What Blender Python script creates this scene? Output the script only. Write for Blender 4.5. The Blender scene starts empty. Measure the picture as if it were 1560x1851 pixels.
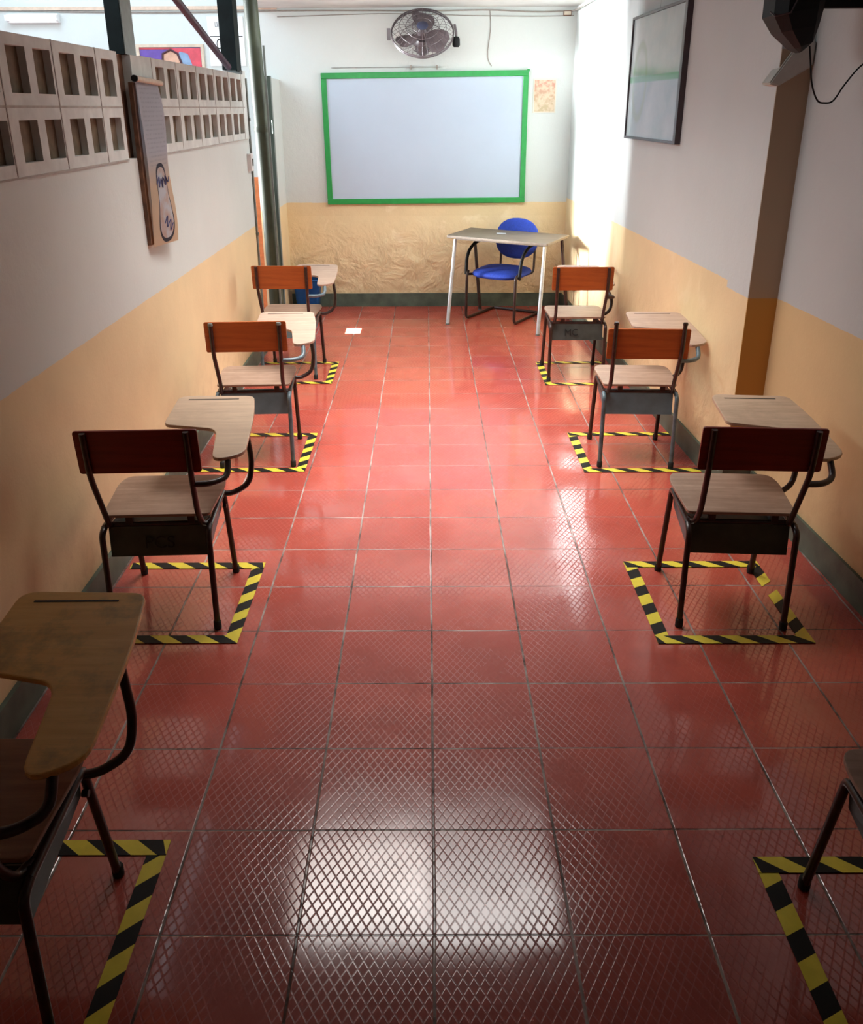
import bpy, bmesh, math, random
from mathutils import Vector, Matrix
random.seed(7)
S = bpy.context.scene
COL = S.collection
PI = math.pi

# ------------------------------------------------------------------ helpers
def link(name, bm, mat=None, parent=None, smooth=False, loc=(0, 0, 0), mats=None):
    me = bpy.data.meshes.new(name)
    bm.normal_update()
    bm.to_mesh(me); bm.free()
    for m in (mats or ([mat] if mat else [])):
        me.materials.append(m)
    if smooth:
        for p in me.polygons: p.use_smooth = True
        try: me.set_sharp_from_angle(angle=math.radians(40))
        except Exception: pass
    o = bpy.data.objects.new(name, me); COL.objects.link(o)
    o.location = loc
    if parent: o.parent = parent
    return o

def thing(name, label, cat, loc=(0, 0, 0), rz=0, group=None):
    o = bpy.data.objects.new(name, None); COL.objects.link(o)
    o.empty_display_size = .1
    o.location = loc; o.rotation_euler = (0, 0, rz)
    return tag(o, label, cat, group)

def tag(o, label, cat, group=None):
    o['label'] = label; o['category'] = cat
    if group: o['group'] = group
    return o

def struct(name, bm, mat, **k):
    o = link(name, bm, mat, **k); o['kind'] = 'structure'; return o

def box(bm, lo, hi, mi=0):
    vs = [bm.verts.new((x, y, z)) for z in (lo[2], hi[2]) for y in (lo[1], hi[1]) for x in (lo[0], hi[0])]
    for f in ((0, 2, 3, 1), (4, 5, 7, 6), (0, 1, 5, 4), (2, 6, 7, 3), (0, 4, 6, 2), (1, 3, 7, 5)):
        fc = bm.faces.new([vs[i] for i in f]); fc.material_index = mi
    return vs

def BM(*boxes):
    bm = bmesh.new()
    for lo, hi in boxes: box(bm, lo, hi)
    return bm

def prism(bm, pts, axis_vec):
    """closed solid from a planar loop of 3D points swept by axis_vec"""
    a = [bm.verts.new(p) for p in pts]
    b = [bm.verts.new(Vector(p) + Vector(axis_vec)) for p in pts]
    n = len(pts)
    bm.faces.new(a); bm.faces.new(list(reversed(b)))
    for i in range(n):
        bm.faces.new((a[i], b[i], b[(i + 1) % n], a[(i + 1) % n]))
    bmesh.ops.recalc_face_normals(bm, faces=bm.faces[:])

def rounded(pts, r, seg=5):
    """round the corners of a 2D loop; r is a number or a list"""
    out = []; n = len(pts)
    for i in range(n):
        p = Vector(pts[i]); a = Vector(pts[i - 1]); b = Vector(pts[(i + 1) % n])
        rr = r[i] if isinstance(r, (list, tuple)) else r
        u = (a - p).normalized(); v = (b - p).normalized()
        d = min(rr, (a - p).length * .49, (b - p).length * .49)
        if d < 1e-5: out.append((p.x, p.y)); continue
        s, e = p + u * d, p + v * d
        for k in range(seg + 1):
            t = k / seg
            q = s * (1 - t) ** 2 + p * 2 * t * (1 - t) + e * t * t
            out.append((q.x, q.y))
    return out

def plate(pts2, t, bevel=.003, M=None):
    bm = bmesh.new()
    prism(bm, [(x, y, 0) for x, y in pts2], (0, 0, t))
    es = [e for e in bm.edges if abs(e.verts[0].co.z - e.verts[1].co.z) < 1e-6]
    if bevel: bmesh.ops.bevel(bm, geom=es, offset=bevel, segments=2, affect='EDGES', profile=.6)
    if M is not None: bmesh.ops.transform(bm, matrix=M, verts=bm.verts[:])
    return bm

def spline(pts, n=6):
    P = [Vector(p) for p in pts]
    if len(P) < 3: return P
    Q = [P[0] * 2 - P[1]] + P + [P[-1] * 2 - P[-2]]
    out = []
    for i in range(1, len(Q) - 2):
        a, b, c, d = Q[i - 1:i + 3]
        for k in range(n):
            t = k / n
            out.append(.5 * ((2 * b) + (c - a) * t + (2 * a - 5 * b + 4 * c - d) * t * t + (3 * b - a - 3 * c + d) * t ** 3))
    out.append(P[-1]); return out

def bend(pts, r, seg=6):
    """3D polyline with rounded corners"""
    P = [Vector(p) for p in pts]; out = [P[0]]
    for i in range(1, len(P) - 1):
        p = P[i]; u = P[i - 1] - p; v = P[i + 1] - p
        d = min(r, u.length * .49, v.length * .49); s = p + u.normalized() * d; e = p + v.normalized() * d
        for k in range(seg + 1):
            t = k / seg; out.append(s * (1 - t) ** 2 + p * 2 * t * (1 - t) + e * t * t)
    out.append(P[-1]); return out

def tube(bm, P, r, seg=12, r2=None, closed=False):
    P = [Vector(p) for p in P]; n = len(P)
    def tan(i):
        if closed: return (P[(i + 1) % n] - P[i - 1]).normalized()
        a = P[max(i - 1, 0)]; b = P[min(i + 1, n - 1)]; return (b - a).normalized()
    t = tan(0); up = Vector((0, 0, 1)) if abs(t.z) < .9 else Vector((1, 0, 0))
    nrm = t.cross(up).normalized(); rings = []
    for i in range(n):
        t2 = tan(i); ax = t.cross(t2)
        if ax.length > 1e-7: nrm = Matrix.Rotation(t.angle(t2), 3, ax.normalized()) @ nrm
        t = t2; bi = t.cross(nrm).normalized(); nrm = bi.cross(t).normalized()
        rr = r if r2 is None else r + (r2 - r) * i / (n - 1)
        rings.append([bm.verts.new(P[i] + (nrm * math.cos(2 * PI * k / seg) + bi * math.sin(2 * PI * k / seg)) * rr) for k in range(seg)])
    m = n if closed else n - 1
    for i in range(m):
        A, B = rings[i], rings[(i + 1) % n]
        for k in range(seg):
            bm.faces.new((A[k], A[(k + 1) % seg], B[(k + 1) % seg], B[k]))
    if not closed:
        bm.faces.new(list(reversed(rings[0]))); bm.faces.new(rings[-1])
    return bm

def T(P, r, seg=12, **k): return tube(bmesh.new(), P, r, seg, **k)

def lathe(bm, prof, seg=24, M=None):
    rings = []
    for r, z in prof:
        rings.append([bm.verts.new((max(r, 1e-4) * math.cos(2 * PI * k / seg), max(r, 1e-4) * math.sin(2 * PI * k / seg), z)) for k in range(seg)])
    for A, B in zip(rings, rings[1:]):
        for k in range(seg): bm.faces.new((A[k], A[(k + 1) % seg], B[(k + 1) % seg], B[k]))
    bm.faces.new(list(reversed(rings[0]))); bm.faces.new(rings[-1])
    if M is not None: bmesh.ops.transform(bm, matrix=M, verts=[v for R in rings for v in R])
    return bm

def superell(bm, size, e1=2.5, e2=2.5, nu=24, nv=12, M=None):
    """soft cushion"""
    sx, sy, sz = size
    f = lambda w, e: math.copysign(abs(w) ** (2 / e), w)
    rings = []
    for j in range(1, nv):
        ph = -PI / 2 + PI * j / nv
        rings.append([bm.verts.new((sx * f(math.cos(ph), e1) * f(math.cos(2 * PI * i / nu), e2), sy * f(math.cos(ph), e1) * f(math.sin(2 * PI * i / nu), e2), sz * f(math.sin(ph), e1))) for i in range(nu)])
    b = bm.verts.new((0, 0, -sz)); t = bm.verts.new((0, 0, sz))
    for A, B in zip(rings, rings[1:]):
        for i in range(nu): bm.faces.new((A[i], A[(i + 1) % nu], B[(i + 1) % nu], B[i]))
    for i in range(nu):
        bm.faces.new((b, rings[0][(i + 1) % nu], rings[0][i])); bm.faces.new((t, rings[-1][i], rings[-1][(i + 1) % nu]))
    if M is not None: bmesh.ops.transform(bm, matrix=M, verts=bm.verts[:])
    return bm

def text_bm(s, size, M, depth=.0006):
    c = bpy.data.curves.new('t', 'FONT'); c.body = s; c.size = size; c.extrude = depth
    o = bpy.data.objects.new('t', c); COL.objects.link(o)
    dg = bpy.context.evaluated_depsgraph_get(); me = bpy.data.meshes.new_from_object(o.evaluated_get(dg))
    bm = bmesh.new(); bm.from_mesh(me); bmesh.ops.transform(bm, matrix=M, verts=bm.verts[:])
    bpy.data.objects.remove(o); bpy.data.curves.remove(c); bpy.data.meshes.remove(me)
    return bm

# ------------------------------------------------------------------ materials
class NT:
    def __init__(s, name):
        s.m = bpy.data.materials.new(name); s.m.use_nodes = True
        s.t = s.m.node_tree; s.b = s.t.nodes['Principled BSDF']
    def n(s, ty, **k):
        nd = s.t.nodes.new(ty)
        for a, v in k.items():
            if a.startswith('i_'):
                nd.inputs[int(a[2:])].default_value = v
            else: setattr(nd, a, v)
        return nd
    def l(s, a, b): s.t.links.new(a, b)
    def math(s, op, a, b=None, c=None):
        nd = s.n('ShaderNodeMath', operation=op)
        for i, v in enumerate((a, b, c)):
            if v is None: continue
            if isinstance(v, (int, float)): nd.inputs[i].default_value = v
            else: s.l(v, nd.inputs[i])
        return nd.outputs[0]
    def mix(s, f, a, b, bt='MIX'):
        nd = s.n('ShaderNodeMix', data_type='RGBA', blend_type=bt)
        for i, v in ((0, f), (6, a), (7, b)):
            if isinstance(v, (int, float)): nd.inputs[i].default_value = v
            elif isinstance(v, tuple): nd.inputs[i].default_value = (*v, 1)
            else: s.l(v, nd.inputs[i])
        return nd.outputs[2]
    def ramp(s, f, lo, hi):
        nd = s.n('ShaderNodeMapRange'); s.l(f, nd.inputs[0])
        nd.inputs[1].default_value = lo; nd.inputs[2].default_value = hi; return nd.outputs[0]
    def noise(s, co, scale, det=4, rough=.55, dist=0):
        nd = s.n('ShaderNodeTexNoise'); s.l(co, nd.inputs['Vector'])
        nd.inputs['Scale'].default_value = scale; nd.inputs['Detail'].default_value = det
        nd.inputs['Roughness'].default_value = rough; nd.inputs['Distortion'].default_value = dist
        return nd.outputs[0]
    def bump(s, h, st, d=.01):
        nd = s.n('ShaderNodeBump'); nd.inputs['Strength'].default_value = st; nd.inputs['Distance'].default_value = d
        s.l(h, nd.inputs['Height']); s.l(nd.outputs[0], s.b.inputs['Normal'])
    def pos(s):
        return s.n('ShaderNodeNewGeometry').outputs['Position']
    def obj(s, scale=(1, 1, 1)):
        tc = s.n('ShaderNodeTexCoord'); mp = s.n('ShaderNodeMapping'); mp.inputs['Scale'].default_value = scale
        s.l(tc.outputs['Object'], mp.inputs[0]); return mp.outputs[0]
    def set(s, **k):
        for a, v in k.items():
            a = a.replace('_', ' ')
            if isinstance(v, (int, float)): s.b.inputs[a].default_value = v
            elif isinstance(v, tuple): s.b.inputs[a].default_value = (*v, 1)
            else: s.l(v, s.b.inputs[a])
        return s.m

def plain(name, col, rough=.5, metal=0, var=.12, scale=25, spec=.5):
    t = NT(name); n = t.noise(t.obj(), scale)
    c = t.mix(t.ramp(n, .35, .7), tuple(x * (1 - var) for x in col), tuple(min(1, x * (1 + var)) for x in col))
    t.set(Base_Color=c, Roughness=rough, Metallic=metal, Specular_IOR_Level=spec)
    return t.m

DADO = .97
def wall_paint(name, rough_low=0.0, white=(.64, .68, .655), cream=(.82, .63, .36), notch=False):
    t = NT(name); p = t.pos(); sx = t.n('ShaderNodeSeparateXYZ'); t.l(p, sx.inputs[0])
    edge = t.math('ADD', sx.outputs[2], t.math('MULTIPLY', t.math('SUBTRACT', t.noise(p, 9), .5), .012))
    if notch:   # the painted line steps up beyond the pilaster
        edge = t.math('SUBTRACT', edge, t.math('MULTIPLY', t.math('GREATER_THAN', sx.outputs[1], 2.79), .035))
    up = t.math('GREATER_THAN', edge, DADO)
    n1 = t.noise(p, 1.7, 5); n2 = t.noise(p, 14, 6, .65); n3 = t.noise(p, 3.2, 6, .6, .6)
    cr = t.mix(t.ramp(n1, .35, .7), tuple(x * .86 for x in cream), cream)
    cr = t.mix(t.math('MULTIPLY', t.ramp(n3, .58, .66), rough_low * .8), cr, (.84, .68, .44))
    # damp and dirt low on the wall
    low = t.math('MULTIPLY', t.ramp(sx.outputs[2], .55, .1), t.ramp(n2, .45, .7))
    cr = t.mix(t.math('MULTIPLY', low, .45), cr, (.50, .33, .17))
    wh = t.mix(t.ramp(n1, .3, .75), tuple(x * .93 for x in white), white)
    c = t.mix(up, cr, wh)
    h = t.math('ADD', t.math('MULTIPLY', n2, .25), t.math('MULTIPLY', t.noise(p, 70, 2), .06))
    lowm = t.ramp(sx.outputs[2], .85, .45)
    h = t.math('ADD', h, t.math('MULTIPLY', t.math('MULTIPLY', lowm, rough_low), t.math('MULTIPLY', t.noise(p, 5.5, 6, .55, .5), 6.0)))
    t.set(Base_Color=c, Roughness=.62)
    t.bump(h, .6, .02 if rough_low > .5 else .012)
    return t.m

def floor_mat():
    TL = .32
    t = NT('terracotta_tile'); p = t.pos(); sx = t.n('ShaderNodeSeparateXYZ'); t.l(p, sx.inputs[0])
    wob = t.math('MULTIPLY', t.math('SUBTRACT', t.noise(p, 2.2, 2), .5), .008)
    X = t.math('ADD', sx.outputs[0], wob); Y = t.math('ADD', sx.outputs[1], wob)
    u = t.math('DIVIDE', X, TL); v = t.math('DIVIDE', Y, TL)
    def dist(a): return t.math('ABSOLUTE', t.math('SUBTRACT', t.math('FRACT', t.math('ADD', a, .5)), .5))
    du, dv = dist(u), dist(v)
    g = t.math('MINIMUM', t.math('MULTIPLY', du, .85), t.math('MULTIPLY', dv, 1.15))
    grout = t.ramp(g, .0125, .006)
    cv = t.n('ShaderNodeCombineXYZ')
    t.l(t.math('FLOOR', u), cv.inputs[0]); t.l(t.math('FLOOR', v), cv.inputs[1])
    wn = t.n('ShaderNodeTexWhiteNoise', noise_dimensions='3D'); t.l(cv.outputs[0], wn.inputs[0])
    base = t.mix(wn.outputs[0], (.42, .055, .033), (.52, .084, .052))
    base = t.mix(t.ramp(t.noise(p, 5, 5, .6), .4, .75), base, (.37, .050, .030))
    wear = t.math('MULTIPLY', t.ramp(t.noise(p, 17, 6, .7), .62, .9), .18)
    base = t.mix(wear, base, (.42, .12, .085))
    spots = t.ramp(t.noise(p, 11, 1, .5), .79, .83)
    base = t.mix(t.math('MULTIPLY', spots, .7), base, (.05, .012, .01))
    # embossed diamond lattice of the tiles
    a = t.math('DIVIDE', sx.outputs[0], .0246); b = t.math('DIVIDE', sx.outputs[1], .042)
    d1 = dist(t.math('ADD', a, b)); d2 = dist(t.math('SUBTRACT', a, b))
    dm = t.math('MINIMUM', d1, d2)
    line = t.ramp(dm, .13, .04)
    line = t.math('MULTIPLY', line, t.ramp(t.noise(p, 3.1, 3), .30, .55))
    base = t.mix(t.math('MULTIPLY', line, .16), base, (.09, .014, .010))
    gc = t.mix(t.ramp(t.noise(p, 4.5, 5, .7), .4, .62), (.085, .055, .047), (.44, .37, .34))
    c = t.mix(grout, base, gc)
    r = t.math('ADD', .42, t.math('MULTIPLY', t.noise(p, 8, 5, .65), .17))
    r = t.math('ADD', r, t.math('MULTIPLY', wn.outputs[0], .05))
    r = t.math('ADD', r, t.math('MULTIPLY', line, .30))
    r = t.math('ADD', r, t.math('MULTIPLY', grout, .35))
    h = t.math('SUBTRACT', t.math('MULTIPLY', t.noise(p, 3.5, 2), .25), t.math('MULTIPLY', grout, .28))
    h = t.math('SUBTRACT', h, t.math('MULTIPLY', line, .035))
    sp = t.math('SUBTRACT', .30, t.math('MULTIPLY', line, .2))
    cr = t.math('ADD', .035, t.math('MULTIPLY', t.noise(p, 8, 5, .65), .11))
    cr = t.math('ADD', cr, t.math('MULTIPLY', line, .30))
    cw = t.math('SUBTRACT', .95, t.math('ADD', t.math('MULTIPLY', grout, .6), t.math('MULTIPLY', line, .55)))
    t.set(Base_Color=c, Roughness=r, Specular_IOR_Level=sp, Coat_Weight=cw, Coat_Roughness=cr, Coat_IOR=2.1)
    t.bump(h, .35, .012); t.l(t.b.inputs['Normal'].links[0].from_socket, t.b.inputs['Coat Normal'])
    return t.m

def wood(name, c1, c2, rough=.45, axis=0, spec=.5, stain=0.0, stc=(.06, .05, .03)):
    t = NT(name); sc = [26, 26, 26]; sc[axis] = 2.2
    co = t.obj(tuple(sc)); co1 = t.obj()
    n = t.noise(co, 1.6, 6, .6, .7); f = t.noise(co, 9, 3)
    c = t.mix(t.ramp(n, .3, .72), c1, c2)
    c = t.mix(t.math('MULTIPLY', t.ramp(f, .55, .75), .25), c, tuple(x * .6 for x in c1))
    if stain:
        c = t.mix(t.math('MULTIPLY', t.ramp(t.noise(co1, 7, 5, .7), .5, .68), stain), c, stc)
    t.set(Base_Color=c, Roughness=rough, Specular_IOR_Level=spec)
    t.bump(n, .15, .002)
    return t.m

def emit(name, col, st):
    t = NT(name); t.set(Base_Color=col, Roughness=.6); t.b.inputs['Emission Color'].default_value = (*col, 1)
    t.b.inputs['Emission Strength'].default_value = st; return t.m

M_wall = wall_paint('two_tone_paint')
M_wall_back = wall_paint('two_tone_paint_blistered', 1.0)
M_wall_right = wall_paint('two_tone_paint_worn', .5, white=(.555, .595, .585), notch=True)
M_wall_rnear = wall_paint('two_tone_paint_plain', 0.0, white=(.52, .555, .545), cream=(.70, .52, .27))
M_floor = floor_mat()
M_ceil = plain('ceiling_paint', (.66, .66, .63), .7, scale=3)
M_ceil_dark = plain('dark_roof_sheet', (.07, .06, .055), .8, scale=3)
M_base = plain('green_skirting_paint', (.085, .115, .085), .5, var=.3, scale=9)
M_block = plain('cement_block_paint', (.66, .70, .68), .75, var=.1, scale=12)
M_joint = plain('block_joint', (.42, .40, .37), .8)
M_steel_dark = plain('dark_teal_steel', (.006, .013, .013), .6, spec=.2, var=.4, scale=8)
M_steel_grey = plain('grey_steel', (.17, .19, .17), .4, var=.15)
M_rust = plain('rusty_brown_paint', (.16, .075, .04), .7, var=.4, scale=18)
M_purple = plain('purple_steel', (.055, .006, .028), .5)
M_pole = plain('olive_green_pole_paint', (.050, .062, .034), .55, var=.3, scale=7)
M_green_door = plain('dark_green_door_paint', (.035, .052, .038), .45, var=.2, scale=7)
M_greenframe = plain('green_frame_paint', (.018, .26, .055), .4, var=.08)
M_whiteboard = plain('whiteboard_enamel', (.46, .54, .64), .3, var=.02, scale=2)
M_paper = plain('paper', (.70, .62, .50), .8, var=.05)
M_black = plain('black_plastic', (.004, .004, .0045), .6, spec=.25)
M_cable = plain('dark_cable', (.03, .03, .032), .5)
M_cable_l = plain('grey_wall_cable', (.27, .24, .21), .6)
M_frame_dark = plain('dark_picture_frame', (.045, .030, .035), .35)
M_tube = plain('dark_brown_steel', (.035, .017, .014), .3, var=.5, scale=30)
M_tube_blue = plain('blue_grey_steel', (.09, .13, .15), .32, var=.35, scale=22)
M_bask_blue = plain('blue_grey_sheet_steel', (.12, .175, .20), .38, var=.2, scale=10)
M_bask_side = plain('teal_grey_sheet_steel', (.085, .15, .165), .38, var=.2, scale=10)
M_bask_dark = plain('dark_olive_sheet_steel', (.050, .058, .040), .4, var=.25, scale=12)
M_bask_grey = plain('dark_grey_sheet_steel', (.055, .068, .065), .4, var=.25, scale=12)
M_ink = plain('black_marker', (.006, .006, .005), .6)
M_rubber = plain('black_rubber', (.012, .010, .010), .7)
M_back_or = wood('orange_brown_ply', (.32, .070, .013), (.48, .125, .023), .38)
M_back_mar = wood('dark_maroon_ply', (.15, .011, .006), (.24, .022, .010), .38)
M_seat = wood('worn_seat_ply', (.27, .165, .115), (.43, .29, .21), .42, stain=.35, stc=(.20, .12, .08))
M_tab = wood('pale_tablet_ply', (.52, .36, .25), (.66, .48, .33), .42, stain=.18, stc=(.30, .20, .13))
M_tab_pink = wood('pinkish_tablet_ply', (.37, .25, .185), (.50, .355, .27), .5, stain=.3, stc=(.28, .19, .15))
M_tab_dark = wood('worn_honey_tablet_ply', (.75, .40, .10), (.90, .55, .17), .4, stain=.5, stc=(.14, .12, .055))
M_yellow = plain('hazard_tape_yellow', (.80, .66, .055), .38, var=.06)
M_tblack = plain('hazard_tape_black', (.007, .0065, .006), .55, spec=.25)
M_blue = plain('royal_blue_fabric', (.012, .045, .36), .75, var=.18, scale=60)
M_bin = plain('blue_plastic', (.010, .12, .38), .35)
M_desk = wood('brown_desk_top', (.10, .077, .055), (.17, .13, .095), .5, spec=.3)
M_desk_leg = plain('pale_grey_desk_leg', (.50, .53, .54), .35)
M_chrome = plain('grey_metal', (.45, .46, .48), .3, metal=.7)
M_fan = plain('dark_grey_fan_metal', (.085, .065, .070), .4)
M_blade = plain('mauve_grey_fan_blade', (.22, .17, .18), .4)
M_orange = wall_paint('corridor_paint', 0, cream=(.80, .30, .09))
M_white = plain('white_enamel', (.80, .80, .80), .4, var=.03)

# ------------------------------------------------------------------ room shell
BY = 6.983; CZ = 2.584; LX = -1.30
struct('floor', BM(((-5, -3.3, -.12), (1.95, BY + .12, 0))), M_floor)
struct('wall_back', BM(((-5, BY, 0), (1.45, BY + .14, 3.3))), M_wall_back)
# right wall: the far stretch stands forward of the near one (step at y 2.52)
def rx_far(y): return 1.285 + (BY - y) * (1.453 - 1.285) / (BY - 2.52)
def rx_near(y): return 1.588 + (2.52 - y) * .042
bm = bmesh.new()
prism(bm, [(rx_far(BY), BY, 0), (rx_far(2.52), 2.52, 0), (1.95, 2.52, 0), (1.95, BY, 0)], (0, 0, CZ))
struct('wall_right', bm, M_wall_right)
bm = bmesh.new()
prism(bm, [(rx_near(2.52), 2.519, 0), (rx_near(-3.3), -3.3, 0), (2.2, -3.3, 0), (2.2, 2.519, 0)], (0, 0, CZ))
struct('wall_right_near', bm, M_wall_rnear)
t = NT('step_face_tone'); sx = t.n('ShaderNodeSeparateXYZ'); t.l(t.pos(), sx.inputs[0])
t.set(Base_Color=t.mix(t.math('GREATER_THAN', sx.outputs[2], DADO), (.50, .25, .045), (.40, .30, .20)), Roughness=.65)  # step face darker than the walls: ochre below the dado line, beige above
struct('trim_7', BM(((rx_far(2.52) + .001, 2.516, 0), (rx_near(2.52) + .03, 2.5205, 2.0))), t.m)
# added wedge on the step, standing in for the speaker's cast shadow
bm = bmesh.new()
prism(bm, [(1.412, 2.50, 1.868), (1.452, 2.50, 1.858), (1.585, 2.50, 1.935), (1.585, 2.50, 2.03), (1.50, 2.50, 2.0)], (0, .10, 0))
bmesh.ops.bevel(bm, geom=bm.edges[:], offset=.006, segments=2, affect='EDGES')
struct('trim_1', bm, plain('shadow_wedge_grey', (.50, .50, .46), .7, var=.06))
# left partition, its column of openings above it
struct('wall_left', BM(((-1.42, -3.3, 0), (LX, 5.30, 1.580)), ((-1.42, -3.3, 1.58), (LX, 1.0, CZ))), M_wall)  # upper near stretch is unseen, added to darken the near end
struct('wall_left_return', BM(((-1.44, 6.30, 0), (-1.318, BY, 2.02))), M_wall)
struct('wall_front', BM(((-1.42, -3.42, 0), (2.2, -3.3, CZ))), M_wall)
# ceiling with a small gap the sun comes through
hx0, hx1, hy0, hy1 = -.694, -.610, 5.90, 6.03
struct('ceiling_near', BM(((-1.46, -3.3, CZ), (1.95, hy0, CZ + .06))), M_ceil_dark)
struct('ceiling', BM(((-1.46, hy1, CZ), (1.95, BY, CZ + .06)),
                     ((-1.46, hy0, CZ), (hx0, hy1, CZ + .06)), ((hx1, hy0, CZ), (1.95, hy1, CZ + .06))), M_ceil)
# painted skirting
H = .125
struct('baseboard_back', BM(((-1.318, BY - .014, 0), (rx_far(BY), BY, H))), M_base)
bm = bmesh.new()
prism(bm, [(rx_far(BY) - .014, BY - .014, 0), (rx_far(2.52) - .014, 2.506, 0), (rx_far(2.52) + .02, 2.506, 0), (rx_far(BY) + .02, BY, 0)], (0, 0, H))
prism(bm, [(rx_near(2.50) - .014, 2.50, 0), (rx_near(-3.2) - .014, -3.2, 0), (rx_near(-3.2) + .02, -3.2, 0), (rx_near(2.50) + .02, 2.50, 0)], (0, 0, H))
prism(bm, [(rx_far(2.52) - .014, 2.505, 0), (rx_far(2.52) - .014, 2.53, 0), (1.60, 2.53, 0), (1.60, 2.505, 0)], (0, 0, H))
struct('baseboard_right', bm, M_base)
struct('baseboard_left', BM(((LX - .01, -3.2, 0), (LX + .016, 5.30, H))), M_base)

# pierced cement blocks: two courses of two-hole blocks along the partition top
def pierced(y0, y1, first):
    bm = bmesh.new()
    ys = []
    j = first
    while j < y1:
        for a in (.060, .262):
            s, e = j + a, j + a + .142
            if s > y0 + .01 and e < y1 - .01: ys.append((s, e))
        j += .4245
    def course(z0, z1, hz0, hz1, sh):
        g = .0025
        prev = y0
        x0, x1 = -1.405, LX + .004
        box(bm, (x0, y0, z0 + g), (x1, y1, hz0)); box(bm, (x0, y0, hz1), (x1, y1, z1 - g))
        for s, e in ys:
            s += sh; e += sh
            if e > y1: break
            box(bm, (x0, prev, hz0), (x1, s, hz1)); prev = e
        box(bm, (x0, prev, hz0), (x1, y1, hz1))
    course(1.580, 1.790, 1.622, 1.750, .012)
    course(1.790, 2.005, 1.830, 1.968, 0)
    return bm, ys
bmA, ysA = pierced(1.0, 2.52, 1.415 - .4245)
bmB, ysB = pierced(2.84, 5.20, 3.010 - .4245)
bm = bmA
tmp = bpy.data.meshes.new('x'); bmB.to_mesh(tmp); bm.from_mesh(tmp); bpy.data.meshes.remove(tmp); bmB.free()
struct('trim_2', bm, M_block)
struct('trim_6', BM(((-1.396, 1.0, 1.60), (-1.322, 2.50, 1.985)), ((-1.396, 2.86, 1.60), (-1.322, 5.19, 1.985))), plain('hole_shade_brown', (.165, .125, .080), .9, var=.3, scale=14))  # brown panel behind the holes; shade inside them put into its colour
# mortar joints between the blocks
bm = bmesh.new()
for a, b, f in ((1.0, 2.52, 1.415), (2.84, 5.20, 3.01)):
    box(bm, (-1.40, a, 1.786), (LX + .0050, b, 1.794)); box(bm, (-1.40, a, 1.577), (LX + .0055, b, 1.583))
    j = f
    while j < b - .05:
        box(bm, (LX + .001, j - .003, 1.584), (LX + .0058, j + .003, 2.004)); j += .4245
struct('trim_3', bm, M_joint)
# end block, conduit
struct('trim_4', BM(((-1.415, 5.20, 1.58), (LX + .004, 5.30, 2.03))), M_block)

# ------------------------------------------------------------------ steelwork on the partition
c = thing('steel_column', 'dark square steel column rising through the block openings behind the hanging banner', 'column', (-1.35, 2.75, 1.58))
link('post', BM(((-.018, -.09, .42), (.045, .06, 1.30))), M_steel_dark, c)
link('cover_strip', BM(((.046, -.086, .42), (.050, .060, 1.25))), M_steel_grey, c)
link('rusty_base', BM(((-.05, -.20, .0), (.02, .09, .42))), M_rust, c)
link('face_plate', BM(((.021, -.06, .0), (.058, .09, .419))), M_block, c)
c = thing('steel_column', 'dark teal steel column at the far end of the pierced block wall', 'column', (-1.36, 5.2, 2.03))
link('post', BM(((-.06, -.06, 0), (.035, .06, .8))), M_steel_dark, c)
link('flange', BM(((.036, -.08, -.01), (.046, .07, .8))), M_steel_dark, c)
link('flange', BM(((-.02, .062, -.01), (.040, .072, .8))), M_steel_grey, c)
bm = T([(-1.36, 5.06, 2.045), (-1.36, 3.55, 2.395)], .021, 10)
tag(link('diagonal_brace', bm, M_purple, smooth=True), 'dark purple diagonal steel brace meeting the teal column', 'brace')

p = thing('round_pole', 'olive green round steel pole at the end of the left partition', 'pole', (-1.215, 5.5, 0))
link('shaft', T([(0, 0, 0), (-.018, 0, 1.3), (-.045, 0, CZ)], .056, 24, r2=.050), M_pole, p, smooth=True)
link('clamp', lathe(bmesh.new(), [(.056, 0), (.058, .01), (.058, .03), (.056, .04)], 24, Matrix.Translation((-.026, 0, 1.62))), M_pole, p, smooth=True)
link('highlight_strip', BM(((.030, -.058, 0), (.044, -.045, 2.2))), M_steel_grey, p)  # grey strip added for the highlight line down the pole
# open green door leaf
d = thing('metal_door', 'narrow dark green folded door leaf standing behind the round pole', 'door', (-1.245, 5.86, 0))
link('leaf', BM(((-.030, 0, .02), (.030, .06, 2.015))), M_green_door, d)
link('edge_strip', BM(((.031, .0, .02), (.036, .03, 2.01))), M_steel_grey, d)
link('hinge', T([(.03, -.003, .4), (.03, -.003, .5)], .008, 10), M_green_door, d)
link('hinge', T([(.03, -.003, 1.6), (.03, -.003, 1.7)], .008, 10), M_green_door, d)

# conduit, socket box
o = thing('cable_conduit', 'thin grey conduit running down the end of the left wall', 'conduit', (-1.292, 5.283, 0))
link('pipe', T([(0, 0, .0), (0, 0, 1.98)], .0085, 10), M_steel_grey, o, smooth=True)
link('clip', BM(((-.012, -.012, .9), (.012, .012, .92))), M_steel_grey, o)
link('clip', BM(((-.012, -.012, 1.7), (.012, .012, 1.72))), M_steel_grey, o)
o = thing('light_switch', 'small white switch box on the left wall beside the conduit', 'switch', (-1.30, 5.19, 1.40))
link('box', plate(rounded([(-.04, -.035), (.04, -.035), (.04, .085), (-.04, .085)], .008), .03, .003, Matrix.Rotation(PI / 2, 4, 'Z') @ Matrix.Rotation(PI / 2, 4, 'X')), M_white, o)
link('rocker', BM(((.031, -.012, .0), (.037, .012, .05))), M_steel_grey, o)

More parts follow.
